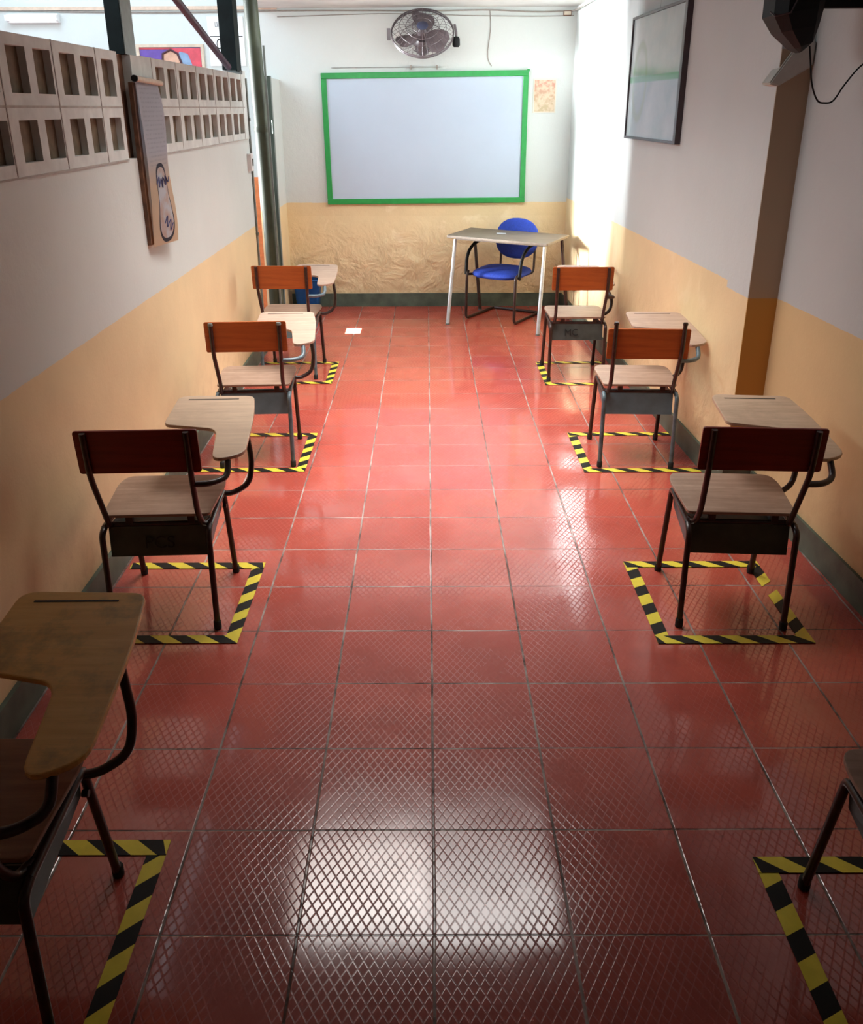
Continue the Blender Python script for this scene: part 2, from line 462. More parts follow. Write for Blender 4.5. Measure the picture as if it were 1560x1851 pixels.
# hanging banner
b = thing('hanging_banner', 'long curling paper banner with a drawing hung on the left wall', 'banner', (-1.288, 2.655, 1.90))
bm = bmesh.new(); nz, ny = 22, 6; W = .34; Hh = .71
def bpos(i, j):
    t = i / nz; s = j / ny
    curl = .016 + .014 * math.sin(t * 3.0) + .008 * math.sin(t * 9) * s + .020 * t * t * (s - .2)
    return Vector((curl, s * W * (1 - .04 * t) + .07 * t * 0, -t * Hh - .012 * s))
V = [[bm.verts.new(bpos(i, j)) for j in range(ny + 1)] for i in range(nz + 1)]
for i in range(nz):
    for j in range(ny): bm.faces.new((V[i][j], V[i][j + 1], V[i + 1][j + 1], V[i + 1][j]))
bmesh.ops.solidify(bm, geom=bm.faces[:], thickness=.002)
t = NT('banner_print'); tc = t.n('ShaderNodeTexCoord'); sx = t.n('ShaderNodeSeparateXYZ'); t.l(tc.outputs['Object'], sx.inputs[0])
nz_ = t.noise(tc.outputs['Object'], 14, 5, .6)
ink = t.math('MULTIPLY', t.math('GREATER_THAN', t.math('SINE', t.math('MULTIPLY', sx.outputs[2], 330)), .35), t.math('GREATER_THAN', t.noise(t.obj((1, 60, 8)), 3, 2), .5))
upper = t.math('MULTIPLY', t.math('GREATER_THAN', sx.outputs[2], -.36), t.math('LESS_THAN', t.math('ABSOLUTE', t.math('SUBTRACT', sx.outputs[1], .17)), .14))
cc = t.mix(t.ramp(sx.outputs[2], -.30, -.45), (.56, .56, .62), (.70, .52, .36))
cc = t.mix(t.math('MULTIPLY', t.math('MULTIPLY', ink, upper), .35), cc, (.25, .25, .32))
# drawing: pale figure shape with outline in the lower half
ex = t.math('DIVIDE', t.math('SUBTRACT', sx.outputs[1], .185), t.math('ADD', .095, t.math('MULTIPLY', t.math('SINE', t.math('MULTIPLY', sx.outputs[2], 16)), .02)))
ez = t.math('DIVIDE', t.math('ADD', sx.outputs[2], .53), .17)
rr = t.math('ADD', t.math('POWER', t.math('ABSOLUTE', ex), 2.6), t.math('POWER', t.math('ABSOLUTE', ez), 2.6))
cc = t.mix(t.math('LESS_THAN', rr, 1.0), cc, t.mix(t.ramp(nz_, .4, .62), (.62, .44, .38), (.66, .66, .70)))
cc = t.mix(t.math('LESS_THAN', t.math('ABSOLUTE', t.math('SUBTRACT', rr, 1.0)), .14), cc, (.035, .03, .05))
t.set(Base_Color=cc, Roughness=.7)
link('sheet', bm, t.m, b, smooth=True)
link('top_roller', T([(.022, -.015, .004), (.022, W + .035, -.006)], .012, 12), plain('banner_roller', (.55, .45, .36), .6), b, smooth=True)
link('roller_cap', T([(.022, -.030, .004), (.022, -.014, .004)], .014, 12), M_black, b, smooth=True)
link('left_strip', BM(((-.012, -.012, -.70), (.006, .03, -.01))), M_rust, b)  # narrow brown strip along the banner's left edge
M_vio = plain('violet_ink', (.05, .045, .12), .7)
for nm, pts_ in (('scribble', [(.11, -.40), (.10, -.44), (.14, -.41), (.13, -.455), (.17, -.42), (.18, -.46), (.20, -.415), (.23, -.45), (.24, -.41), (.27, -.44), (.30, -.42)]),
                 ('scribble', [(.15, -.62), (.19, -.59), (.18, -.64), (.23, -.61), (.22, -.66), (.26, -.63)])):
    P_ = [(.016 + .014 * math.sin(-z / Hh * 3.0) + .020 * (z / Hh) ** 2 * (y / W - .2) + .008 * math.sin(-z / Hh * 9) * y / W + .003, y, z) for y, z in pts_]
    link(nm, T(spline(P_, 5), .0024, 6), M_vio, b)

# ------------------------------------------------------------------ back wall
w = thing('whiteboard', 'large blank whiteboard in a bright green frame on the back wall', 'whiteboard', (-.02, BY, 1.52))
bl, br, tl, tr = (-.888, -.540), (.888, -.530), (-.902, .526), (.884, .544)
bm = bmesh.new(); prism(bm, [(p_[0], 0, p_[1]) for p_ in (bl, br, tr, tl)], (0, -.018, 0)); link('board', bm, M_whiteboard, w)
def bar(a, c, r0=.024):
    a = Vector((a[0], a[1])); c = Vector((c[0], c[1])); d_ = (c - a).normalized(); n_ = Vector((-d_.y, d_.x)) * r0
    hz = abs(d_.x) > .5; a -= d_ * r0 * (1 if hz else -1); c += d_ * r0 * (1 if hz else -1)
    bm = bmesh.new(); prism(bm, [(q.x, 0, q.y) for q in (a - n_, c - n_, c + n_, a + n_)], (0, -.032, 0))
    bmesh.ops.bevel(bm, geom=bm.edges[:], offset=.003, segments=1, affect='EDGES'); return bm
for a, c_ in ((bl, br), (br, tr), (tr, tl), (tl, bl)): link('frame_bar', bar(a, c_), M_greenframe, w)
link('corner_cap', BM(((.895, -.038, .555), (.915, 0, .575))), M_greenframe, w)
bm = BM(((.936, BY - .006, 1.737), (1.140, BY, 2.018)))
t = NT('printed_notice'); p_ = t.pos(); sx = t.n('ShaderNodeSeparateXYZ'); t.l(p_, sx.inputs[0])
cc = t.mix(t.ramp(sx.outputs[2], 1.80, 1.98), (.46, .36, .22), (.50, .25, .18)); cc = t.mix(t.ramp(t.noise(p_, 30, 3), .4, .6), cc, (.62, .50, .36))
bord = t.math('GREATER_THAN', t.math('MAXIMUM', t.math('DIVIDE', t.math('ABSOLUTE', t.math('SUBTRACT', sx.outputs[0], 1.038)), .092), t.math('DIVIDE', t.math('ABSOLUTE', t.math('SUBTRACT', sx.outputs[2], 1.8775)), .13)), 1)
t.set(Base_Color=t.mix(bord, cc, (.70, .66, .56)), Roughness=.7)
tag(link('wall_notice', bm, t.m), 'small brown printed notice pinned right of the whiteboard', 'notice')

# wires under the ceiling
def wire(name, pts, r, m, label, cat='cable', n=6):
    return tag(link(name, T(spline(pts, n), r, 8), m, smooth=True), label, cat)
wire('ceiling_cable', [(-4.0, BY - .01, 2.58), (-2.4, BY - .01, 2.553), (-1.2, BY - .01, 2.562), (-.5, BY - .01, 2.560), (.1, BY - .01, 2.556), (.53, BY - .01, 2.560), (.9, BY - .01, 2.545), (1.25, BY - .012, 2.548)], .006, M_cable_l, 'long dark wire running along the top of the back wall')
wire('ceiling_cable', [(-1.3, BY - .008, 2.515), (-.4, BY - .008, 2.535), (.3, BY - .008, 2.52), (.9, BY - .008, 2.51), (1.26, BY - .008, 2.515)], .0035, M_cable_l, 'thinner grey wire just below the long dark wire')
wire('drop_cable', [(.535, BY - .008, 2.555), (.545, BY - .006, 2.42), (.525, BY - .006, 2.25), (.53, BY - .006, 2.17), (.560, BY - .006, 2.12)], .004, M_cable_l, 'thin grey cable hanging down the wall right of the fan')
wire('corner_cable', [(1.235, BY - .012, 2.548), (1.262, 6.80, 2.55), (1.292, 6.2, 2.556), (1.32, 5.5, 2.56)], .005, M_cable_l, 'short cable rounding the corner onto the right wall')
o = thing('junction_box', 'small brown junction box in the top right corner of the back wall', 'junction box', (1.19, BY, 2.53))
link('box', BM(((-.02, -.03, -.018), (.045, 0, .02))), M_rust, o); link('lid', BM(((-.016, -.034, -.012), (.040, -.031, .015))), M_paper, o)
o = thing('board_hook_rail', 'thin metal rail with two hooks on the wall above the whiteboard', 'rail', (-.20, BY, 2.112))
link('rail', T([(-.65, -.008, 0), (.32, -.008, .004)], .0028, 6), M_chrome, o)
for x in (.05, .28): link('hook', BM(((x - .006, -.02, -.018), (x + .006, -.0, .018))), M_cable_l, o)

# wall fan -----------------------------------------------------------
f = thing('wall_fan', 'grey caged wall fan tilted down above the whiteboard', 'fan', (-.045, 6.72, 2.372))
tilt = Matrix.Rotation(math.radians(90 - 43), 4, 'X')      # cage axis
R0 = .262
bm = bmesh.new()
def ringP(r, z, n=40): return [tilt @ Vector((r * math.cos(2 * PI * k / n), r * math.sin(2 * PI * k / n), z)) for k in range(n)]
for r, z, th in ((R0, 0, .0060), (R0, -.016, .004), (.20, .045, .0024), (.14, .06, .0024), (.085, .068, .0035)): tube(bm, ringP(r, z), th, 6, closed=True)
for k in range(36):
    a = 2 * PI * k / 36
    tube(bm, [tilt @ Vector((r * math.cos(a), r * math.sin(a), z)) for r, z in ((.05, .07), (.14, .06), (.20, .045), (R0, 0))], .0015, 4)
link('front_cage', bm, M_fan, f)
bm = bmesh.new()
for r, z, th in ((R0, -.02, .004), (.2, -.085, .0024), (.12, -.10, .0035)): tube(bm, ringP(r, z), th, 6, closed=True)
for k in range(28):
    a = 2 * PI * (k + .5) / 28
    tube(bm, [tilt @ Vector((r * math.cos(a), r * math.sin(a), z)) for r, z in ((.07, -.10), (.2, -.085), (R0, -.02))], .0015, 4)
link('rear_cage', bm, M_fan, f)
for k in range(3):
    bm = bmesh.new(); a0 = PI / 2 + k * 2 * PI / 3 + math.radians(0)
    rows = []
    for r, wd, tw in ((.035, .035, .5), (.09, .075, .42), (.15, .105, .34), (.20, .10, .28), (.232, .06, .25)):
        rows.append([bm.verts.new(tilt @ (Matrix.Rotation(a0, 4, 'Z') @ Vector((r, s * wd, s * wd * tw - .012)))) for s in (-1, -.5, 0, .5, .9)])
    for A, B_ in zip(rows, rows[1:]):
        for q in range(4): bm.faces.new((A[q], A[q + 1], B_[q + 1], B_[q]))
    bmesh.ops.solidify(bm, geom=bm.faces[:], thickness=.003)
    link('blade', bm, M_blade, f, smooth=True)
link('hub', lathe(bmesh.new(), [(.02, -.05), (.045, -.045), (.045, .03), (.03, .05), (.005, .055)], 20, tilt), M_fan, f, smooth=True)
link('badge', lathe(bmesh.new(), [(.046, .064), (.048, .070), (.04, .076), (.0, .078)], 24, tilt), plain('fan_badge', (.03, .035, .07), .35), f, smooth=True)
link('motor', lathe(bmesh.new(), [(.03, -.20), (.06, -.19), (.07, -.15), (.07, -.09), (.05, -.06)], 20, tilt), M_fan, f, smooth=True)
link('bracket', BM(((-.02, .10, -.06), (.02, .26, .06))), M_fan, f)
link('bracket_plate', BM(((-.05, .245, -.09), (.05, .262, .09))), M_fan, f)
link('side_clip', BM(((-.300, -.025, -.060), (-.270, .01, .030))), M_fan, f)
link('yoke_arm', T([(.268, 0, .06), (.282, 0, .0), (.285, 0, -.05)], .011, 8), M_fan, f)
link('control_knob', lathe(bmesh.new(), [(.022, -.045), (.032, -.03), (.030, .02), (.02, .035)], 16, Matrix.Translation((.284, -.01, -.07))), M_black, f, smooth=True)

# ------------------------------------------------------------------ right wall things
pf = thing('framed_print', 'faded print behind glass in a thin dark frame on the right wall', 'picture', (1.392, 4.33, 1.95), math.atan2(-(1.453 - 1.285), BY - 2.52) * -1)
pf.rotation_euler = (0, 0, math.atan((1.453 - 1.285) / (BY - 2.52)))
# local: +Y along wall, -X into the room
y0, y1, z0, z1 = -.565, .575, -.352, .358
bm = BM(((-.024, y0, z0), (-.012, y1, z1)))
t = NT('faded_print'); co = t.obj(); sx = t.n('ShaderNodeSeparateXYZ'); t.l(co, sx.inputs[0])
def ell(cy, cz, ry, rz):
    a_ = t.math('POWER', t.math('DIVIDE', t.math('SUBTRACT', sx.outputs[1], cy), ry), 2); b_ = t.math('POWER', t.math('DIVIDE', t.math('SUBTRACT', sx.outputs[2], cz), rz), 2)
    return t.math('ADD', a_, b_)
cc = t.mix(t.ramp(t.noise(co, 3.2, 4), .35, .7), (.30, .35, .35), (.40, .42, .43))
e1 = ell(.33, -.02, .17, .24)
cc = t.mix(t.ramp(t.math('ABSOLUTE', t.math('SUBTRACT', e1, .8)), .35, .1), cc, (.30, .34, .30))
st = t.ramp(t.math('SINE', t.math('ADD', t.math('MULTIPLY', sx.outputs[1], 9), t.math('MULTIPLY', sx.outputs[2], 40))), .2, 1)
cc = t.mix(t.math('MULTIPLY', t.math('MULTIPLY', st, t.math('LESS_THAN', sx.outputs[1], .1)), .22), cc, (.30, .37, .40))
frame_reflection = t.ramp(t.math('ABSOLUTE', t.math('SUBTRACT', sx.outputs[2], -.005)), .022, .014)
cc = t.mix(t.math('MULTIPLY', frame_reflection, .8), cc, (.14, .30, .19))  # whiteboard frame's green reflection painted into the print
t.set(Base_Color=cc, Roughness=.15, Specular_IOR_Level=.35)
link('print', bm, t.m, pf)
for lo, hi in (((-.034, y0 - .012, z0 - .012), (0, y1 + .012, z0 + .003)), ((-.034, y0 - .012, z1 - .003), (0, y1 + .012, z1 + .012)),
               ((-.034, y1 - .004, z0), (0, y1 + .012, z1)), ((-.040, y0 - .020, z0 - .012), (.0, y0 + .022, z1 + .012))):
    link('frame_bar', BM((lo, hi)), M_frame_dark, pf)
link('hanging_wire', T([(-.006, .05, z1 + .01), (-.004, .05, z1 + .26)], .002, 6), M_cable, pf)

# wall speaker with its cable
sp = thing('wall_speaker', 'black tapered wall speaker at the top of the near right wall', 'speaker', (1.325, 2.1, 2.06))
prof = [(-.115, .02), (-.108, -.045), (-.02, -.085), (.0, -.092)]
bm = bmesh.new()
loops = []
for (xc, zc, hx, hy) in ((.048, -.085, .014, .03), (.040, -.072, .032, .06), (.012, -.02, .066, .085), (-.005, .035, .088, .10), (-.004, .16, .09, .10), (.0, .26, .08, .09)):
    loops.append([bm.verts.new((xc + hx * a, b_ * hy, zc + (.012 * a))) for a, b_ in ((-1, -.6), (-.6, -1), (.6, -1), (1, -.6), (1, .6), (.6, 1), (-.6, 1), (-1, .6))])
for A, B_ in zip(loops, loops[1:]):
    for k in range(8): bm.faces.new((A[k], A[(k + 1) % 8], B_[(k + 1) % 8], B_[k]))
bm.faces.new(list(reversed(loops[0]))); bm.faces.new(loops[-1])
link('cabinet', bm, M_black, sp)
link('trim_band', T([(-.104, -.05, .035), (-.095, -.08, .018), (-.05, -.105, .028), (-.03, -.106, .075)], .003, 6), M_frame_dark, sp)
link('wall_bracket', BM(((.06, -.02, .05), (.285, .02, .09))), M_black, sp)
def sw(a, b_, Y): return (a, Y, b_)
wire('speaker_cable', [(1.388, 2.07, 1.985), (1.400, 2.07, 1.93), (1.420, 2.075, 1.855), (1.450, 2.08, 1.802), (1.478, 2.08, 1.792), (1.510, 2.08, 1.80), (1.54, 2.08, 1.85), (1.575, 2.07, 1.905), (1.605, 2.06, 1.935)], .0032, M_black, 'black cable drooping from the wall speaker along the right wall', n=8)

# ------------------------------------------------------------------ beyond the partition
o = thing('framed_poster', 'red and purple poster in a pale frame beyond the block wall', 'poster', (-2.25, BY, 2.18))
link('sheet', BM(((-.27, -.012, -.10), (.26, 0, .10))), plain('poster_purple', (.12, .06, .32), .6), o)
link('red_panel', BM(((.02, -.014, -.10), (.262, -.012, .095))), plain('poster_red', (.60, .07, .10), .6), o)
link('red_edge', BM(((-.27, -.014, .085), (.02, -.012, .10))), plain('poster_dark_red', (.45, .05, .06), .6), o)
link('portrait_head', plate([(.075 * math.cos(a * PI / 12), .08 * math.sin(a * PI / 12)) for a in range(24)], .003, 0, Matrix.Translation((0, -.014, .0)) @ Matrix.Rotation(PI / 2, 4, 'X')), plain('poster_skin', (.62, .36, .25), .6), o)
link('portrait_hair', T([(-.08, -.018, -.04), (-.07, -.018, .05), (0, -.018, .082), (.06, -.018, .05), (.09, -.018, -.03)], .010, 6), plain('poster_hair', (.06, .02, .03), .6), o)
link('blue_shape', plate(rounded([(.08, -.06), (.19, -.07), (.15, .05), (.07, .07)], .02), .003, 0, Matrix.Translation((0, -.014, 0)) @ Matrix.Rotation(PI / 2, 4, 'X')), plain('poster_blue', (.22, .33, .50), .6), o)
for lo, hi in (((-.30, -.02, .102), (.29, 0, .125)), ((.265, -.02, -.125), (.29, 0, .102)), ((-.30, -.02, -.125), (-.272, 0, .102)), ((-.30, -.02, -.125), (.29, 0, -.102))):
    link('frame_bar', BM((lo, hi)), plain('poster_frame', (.62, .50, .38), .5), o)
o = thing('wall_sign', 'white lettered sign beyond the block wall, half hidden by the teal column', 'sign', (-1.66, BY, 2.33))
link('board', BM(((-.25, -.012, -.20), (.06, 0, .19))), M_white, o)
link('rule_line', BM(((-.235, -.014, .032), (.05, -.0115, .038))), M_ink, o)
link('letters', text_bm('CICLO', .115, Matrix.Translation((-.185, -.0125, -.065)) @ Matrix.Rotation(PI / 2, 4, 'X') @ Matrix.Diagonal((.52, 1, 1, 1))), M_ink, o)
for tx, wx in (('LII', -.185), ('DE', -.11)): link('small_letters', text_bm(tx, .055, Matrix.Translation((wx, -.0125, .11)) @ Matrix.Rotation(PI / 2, 4, 'X') @ Matrix.Diagonal((.6, 1, 1, 1))), M_ink, o)
struct('trim_8', BM(((-3.0, BY - .03, 0), (-1.442, BY - .001, 1.20))), plain('orange_corridor_dado', (.72, .22, .07), .6))
struct('trim_5', BM(((-5, BY - .02, 2.572), (-1.30, BY, 2.600))), plain('beige_moulding', (.62, .47, .36), .6))
o = thing('tube_lamp', 'fluorescent tube fitting on the white wall beyond the partition', 'lamp', (-3.40, BY - .06, 2.51))
link('tube', T([(-.20, -.01, .0), (.20, -.01, 0)], .016, 12), emit('tube_glow', (.9, .95, 1), 2.5), o, smooth=True)
link('housing', BM(((-.22, .012, -.035), (.22, .063, .035))), M_white, o)
for x in (-.212, .212): link('end_cap', BM(((x - .012, -.03, -.022), (x + .012, .012, .022))), M_white, o)

# ------------------------------------------------------------------ skylight above the aisle
o = thing('ceiling_light', 'wide translucent ceiling light above the aisle', 'light', (-.44, 2.50, CZ))
link('frame', BM(((-.44, -.38, -.02), (.44, -.33, -.001)), ((-.44, .33, -.02), (.44, .38, -.001)), ((-.44, -.33, -.02), (-.40, .33, -.001)), ((.40, -.33, -.02), (.44, .33, -.001))), M_white, o)
link('diffuser', BM(((-.40, -.33, -.012), (.40, .33, -.001))), emit('diffuser_glow', (1, .95, .88), 2.2), o)

# ------------------------------------------------------------------ hazard tape
def strip(name, parent, a, b, w=.050, p=.135, s=1.0, ph=0.0, worn=()):
    """flat tape from a to b (2D), width to the left of a->b; slanted yellow and black fields"""
    a = Vector(a); b = Vector(b); L = (b - a).length; u = (b - a) / L; n = Vector((-u.y, u.x))
    bm = bmesh.new(); h0, h1 = .0006, .0016
    k = -3; i = 0
    while True:
        t0 = (k + ph) * p / 1; t1 = t0 + p * .5
        if t0 - abs(s) * w > L: break
        for mi, (q0, q1) in enumerate(((t0, t1), (t1, t0 + p))):
            q = [(q0, 0), (q1, 0), (q1 + s * w, w), (q0 + s * w, w)]
            q = [(min(max(x, 0), L), y) for x, y in q]
            if abs((q[1][0] - q[0][0])) + abs((q[2][0] - q[3][0])) < 1e-5: continue
            if mi == 1 and k in worn: continue
            pts = [a + u * x + n * y for x, y in q]
            if (q[1][0] - q[0][0]) < 1e-5: pts = [pts[0], pts[2], pts[3]]
            elif (q[2][0] - q[3][0]) < 1e-5: pts = [pts[0], pts[1], pts[2]]
            lo = [bm.verts.new((v.x, v.y, h0)) for v in pts]; hi = [bm.verts.new((v.x, v.y, h1)) for v in pts]
            m_ = len(pts); fs = [bm.faces.new(hi), bm.faces.new(list(reversed(lo)))]
            fs += [bm.faces.new((lo[j], lo[(j + 1) % m_], hi[(j + 1) % m_], hi[j])) for j in range(m_)]
            for f_ in fs: f_.material_index = mi
        k += 1
    return link(name, bm, parent=parent, mats=[M_yellow, M_tblack])
W = .050
G = 'hazard tape squares around the desk chairs'
def tape(label, x0, x1, y0, y1, sides, off=0, **k):
    """x0..x1, y0..y1 outer edges"""
    t_ = thing('floor_tape_square', label, 'floor tape', (0, 0, .0005 + off), 0, G)
    if 'r' in sides: strip('tape_strip', t_, (x1, y0), (x1, y1), W, s=-.9, ph=.3, **k)
    if 'l' in sides: strip('tape_strip', t_, (x0 + W, y0), (x0 + W, y1), W, s=-.5, ph=.1)
    if 'f' in sides: strip('tape_strip', t_, (x0, y1 - W), (x1, y1 - W), W, s=-1.3, ph=.55).location.z = .0012
    if 'b' in sides: strip('tape_strip', t_, (x0, y0), (x1, y0), W, s=-1.3, ph=.2).location.z = .0012
    return t_
tape('yellow and black tape under the nearest left chair, cut by the picture edge', -1.26, -.690, -.40, .285, 'rf')
tape('yellow and black tape rectangle under the left chair with a maroon backrest', -1.262, -.700, 1.198, 1.800, 'rfb')
tape('yellow and black tape under the left chair with a blue-grey book rack', -1.262, -.664, 2.800, 3.392, 'rfb')
tape('yellow and black tape under the farthest left chair, beside the green pole', -1.262, -.682, 4.395, 4.965, 'rfb')
tape('yellow and black tape under the nearest right chair, cut by the picture edge', .815, 1.52, -.40, .225, 'lf')
tape('yellow and black tape rectangle under the right chair with a maroon backrest', .812, 1.375, 1.188, 1.800, 'lfbr', worn=(-1, 2))
tape('yellow and black tape under the right chair with a blue-grey book rack', .812, 1.46, 2.780, 3.385, 'lfb')
tape('pale worn yellow and black tape under the farthest right chair, by the desk', .805, 1.30, 4.345, 4.945, 'lfb')

# ------------------------------------------------------------------ tablet-arm chairs
def chair(label, x, y, rot, m_back, m_bask, m_tab, m_seat=None, m_leg=None, bdz=0.0, dx=0, ink=None, caps=False, rear_blue=False):
    c = thing('tablet_arm_chair', label, 'chair', (x, y, .0), math.radians(rot), 'tablet-arm school chairs in the two rows')
    m_seat = m_seat or M_seat; m_leg = m_leg or M_tube
    r = .0112
    for s in (-1, 1):
        xr, xf = s * .187, s * .184
        mr = M_tube_blue if rear_blue else m_leg
        lg = link('leg', T(bend([(s * .188, -.222, .003), (xr, -.205, .385), (xr, -.165, .398)], .035), r), mr, c, smooth=True)
        link('foot_cap', lathe(bmesh.new(), [(.0125, 0), (.0145, .002), (.0145, .03), (.012, .034)], 14, Matrix.Translation((s * .188, -.222, .001))), M_rubber, lg, smooth=True)
        lg = link('leg', T(bend([(s * .188, .205, .003), (xf, .130, .402), (xf, .095, .404)], .02), r), m_leg, c, smooth=True)
        link('foot_cap', lathe(bmesh.new(), [(.0125, 0), (.0145, .002), (.0145, .03), (.012, .034)], 14, Matrix.Translation((s * .188, .205, .001))), M_rubber, lg, smooth=True)
        link('side_rail', T([(xr, -.170, .398), (xf, .100, .404)], r), m_leg, c, smooth=True)
        # back post: from the rail up behind the backrest
        top = .800 + (bdz * 0) if not caps else .792
        link('back_post', T(bend([(s * .178, -.13, .402), (s * .165, -.175, .404), (s * .160, -.215, .470), (s * .168, -.278, .640), (s * .168, -.292, top)], .045), .0105), m_leg, c, smooth=True)
    for yy in (-.150, .085):
        link('cross_bar', T([(-.184, yy, .402), (.184, yy, .402)], .009), m_leg, c, smooth=True)
    for sx_ in (-.10, .12):
        for yy in (-.150, .085): link('seat_spacer', BM(((sx_ - .012, yy - .01, .406), (sx_ + .012, yy + .01, .436))), m_leg, c)
    # seat
    out = rounded([(-.190, -.165), (.190, -.165), (.205, .10), (.188, .175), (-.188, .175), (-.205, .10)], [.02, .02, .06, .07, .07, .06], 5)
    M = Matrix.Translation((0, 0, .437)) @ Matrix.Rotation(math.radians(1.5), 4, 'X')
    link('seat', plate(out, .012, .003, M), m_seat, c)
    # backrest
    bw = .203
    out = rounded([(-bw, 0), (bw, 0), (bw, .158), (-bw, .158)], .010, 3)
    M = Matrix.Translation((0, -.258 - bdz * .1, .648 + bdz)) @ Matrix.Rotation(math.radians(6), 4, 'X') @ Matrix.Rotation(PI / 2, 4, 'X')
    bk = link('backrest', plate(out, .010, .002, M), m_back, c)
    if caps:
        for s in (-1, 1):
            link('post_cap', lathe(bmesh.new(), [(.0125, 0), (.0135, .004), (.011, .014)], 12, Matrix.Translation((s * .168, -.292, .787))), M_steel_grey if caps == 2 else m_leg, bk, smooth=True)
    # book rack
    bm = bmesh.new()
    def sheet(ps, th=.0025):
        vs = [bm.verts.new(p_) for p_ in ps]; return bm.faces.new(vs)
    def side(ps): sheet(ps).material_index = 1
    A = [(-.176, -.158, .395), (.176, -.158, .395), (.174, -.176, .284), (-.174, -.176, .284)]
    sheet(A)
    sheet([A[3], A[2], (.172, .125, .330), (-.172, .125, .330)])
    side([A[1], (.178, .125, .380), (.172, .125, .330), A[2]]); side([A[0], A[3], (-.172, .125, .330), (-.178, .125, .380)])
    bmesh.ops.remove_doubles(bm, verts=bm.verts[:], dist=.0005)
    bmesh.ops.recalc_face_normals(bm, faces=bm.faces[:])
    bmesh.ops.solidify(bm, geom=bm.faces[:], thickness=.003)
    rk = link('book_rack', bm, parent=c, mats=[m_bask, M_bask_side if m_bask is M_bask_dark else m_bask])
    if ink:
        M = Matrix.Translation((ink[1], -.1795, .318)) @ Matrix.Rotation(math.radians(90 - 9), 4, 'X')
        link('marker_letters', text_bm(ink[0], .065, M, .0008), M_ink, rk)
    # tablet arm
    o2 = [(-.010, .405), (.292, .395), (.318, .20), (.330, -.145), (.222, -.200), (.198, .040), (.175, .075), (-.012, .120)]
    out = rounded([(x_ + dx, y_) for x_, y_ in o2], [.045, .035, .2, .05, .06, .05, .03, .03], 5)
    M = Matrix.Translation((0, 0, .662)) @ Matrix.Rotation(math.radians(4.2), 4, 'X')
    tb = link('tablet_arm', plate(out, .014, .004, M), m_tab, c)
    bm = BM(((.035 + dx, .358, .0125), (.235 + dx, .3645, .0148))); bmesh.ops.transform(bm, matrix=M, verts=bm.verts[:])
    link('pencil_groove', bm, M_rubber, tb)
    # support tubes of the tablet
    link('arm_support', T(bend([(.186, .118, .395), (.222, .135, .390), (.282, .165, .415), (.296, .185, .50), (.272 + dx, .21, .672)], .06), r), m_leg, c, smooth=True)
    link('arm_support', T(bend([(.168, -.262, .600), (.225, -.250, .596), (.275 + dx, -.205, .600), (.272 + dx, -.165, .646)], .04), r), M_tube_blue if m_bask is M_bask_blue or rear_blue else m_leg, c, smooth=True)
    link('clamp_bolt', T([(.193, .122, .34), (.178, .122, .34)], .009, 8), m_leg, c)
    return c

chair('wooden tablet-arm chair with stained honey tablet, cut off at the left edge', -.978, -.033, .5, M_back_mar, M_bask_dark, M_tab_dark, wood('dark_seat_ply', (.16, .07, .035), (.24, .12, .06), .45))
chair('tablet-arm chair with dark maroon backrest and lettered rack by the left wall', -.989, 1.513, 2.5, M_back_mar, M_bask_dark, M_tab, ink=('PCS', -.05))
chair('tablet-arm chair with orange-brown backrest and blue-grey rack in the left row', -.934, 3.090, 3.1, M_back_or, M_bask_blue, M_tab_pink, rear_blue=True, caps=2)
chair('orange-brown backed tablet-arm chair beside the green pole, farthest in the left row', -.985, 4.744, -2.0, M_back_or, M_bask_blue, M_tab_pink, rear_blue=True)
chair('tablet-arm chair at the right edge of the picture, only its front corner showing', 1.096, -.075, -.5, M_back_mar, M_bask_grey, M_tab_dark)
chair('tablet-arm chair with dark maroon backrest in the right row', 1.117, 1.514, -3.6, M_back_mar, M_bask_dark, wood('tan_tablet_ply', (.52, .35, .23), (.68, .48, .33), .5, stain=.3, stc=(.30, .19, .12)))
chair('tablet-arm chair with low orange backrest between capped posts in the right row', 1.104, 3.070, -2.8, M_back_or, M_bask_blue, M_tab_pink, bdz=-.040, caps=1, m_leg=M_tube, rear_blue=True)
chair('orange-brown backed tablet-arm chair farthest in the right row, before the desk', 1.028, 4.656, -.8, M_back_or, M_bask_grey, M_tab_pink, dx=-.08, ink=('MC', -.09))

# ------------------------------------------------------------------ teacher's desk
ang = math.atan2(5.83 - 6.38, .975 - .157)
dk = thing('teacher_desk', "brown topped teacher's desk on splayed pale legs by the back wall", 'desk', (0, 0, 0))
cor = [(.157, 6.375), (.975, 5.835), (1.232, 6.365), (.395, 6.915)]
link('desk_top', plate(rounded(cor, .015, 3), .022, .004, Matrix.Translation((0, 0, .728))), M_desk, dk)
inn = [(.235, 6.375), (.962, 5.905), (1.165, 6.345), (.425, 6.835)]
feet = [(.167, 6.200), (.920, 5.785), (1.262, 6.42), (.490, 6.795)]
bm = bmesh.new(); prism(bm, [(x_, y_, .714) for x_, y_ in rounded(inn, .01, 2)], (0, 0, .0135)); link('apron', bm, M_desk, dk)
for i_, (a, b_) in enumerate(zip(inn, feet)):
    lg = link('leg', T([(b_[0], b_[1], .004), (a[0], a[1], .715)], .0165, 12, r2=.014), M_desk_leg if i_ < 2 else M_tube, dk, smooth=True)
    link('foot_cap', T([(b_[0], b_[1], .0), (b_[0], b_[1], .012)], .019, 12), M_steel_grey, lg, smooth=True)
tag(link('board_marker', T([(.60, 6.42, .757), (.68, 6.40, .757)], .007, 8), M_chrome, smooth=True), 'small pale marker lying on the desk top', 'marker')

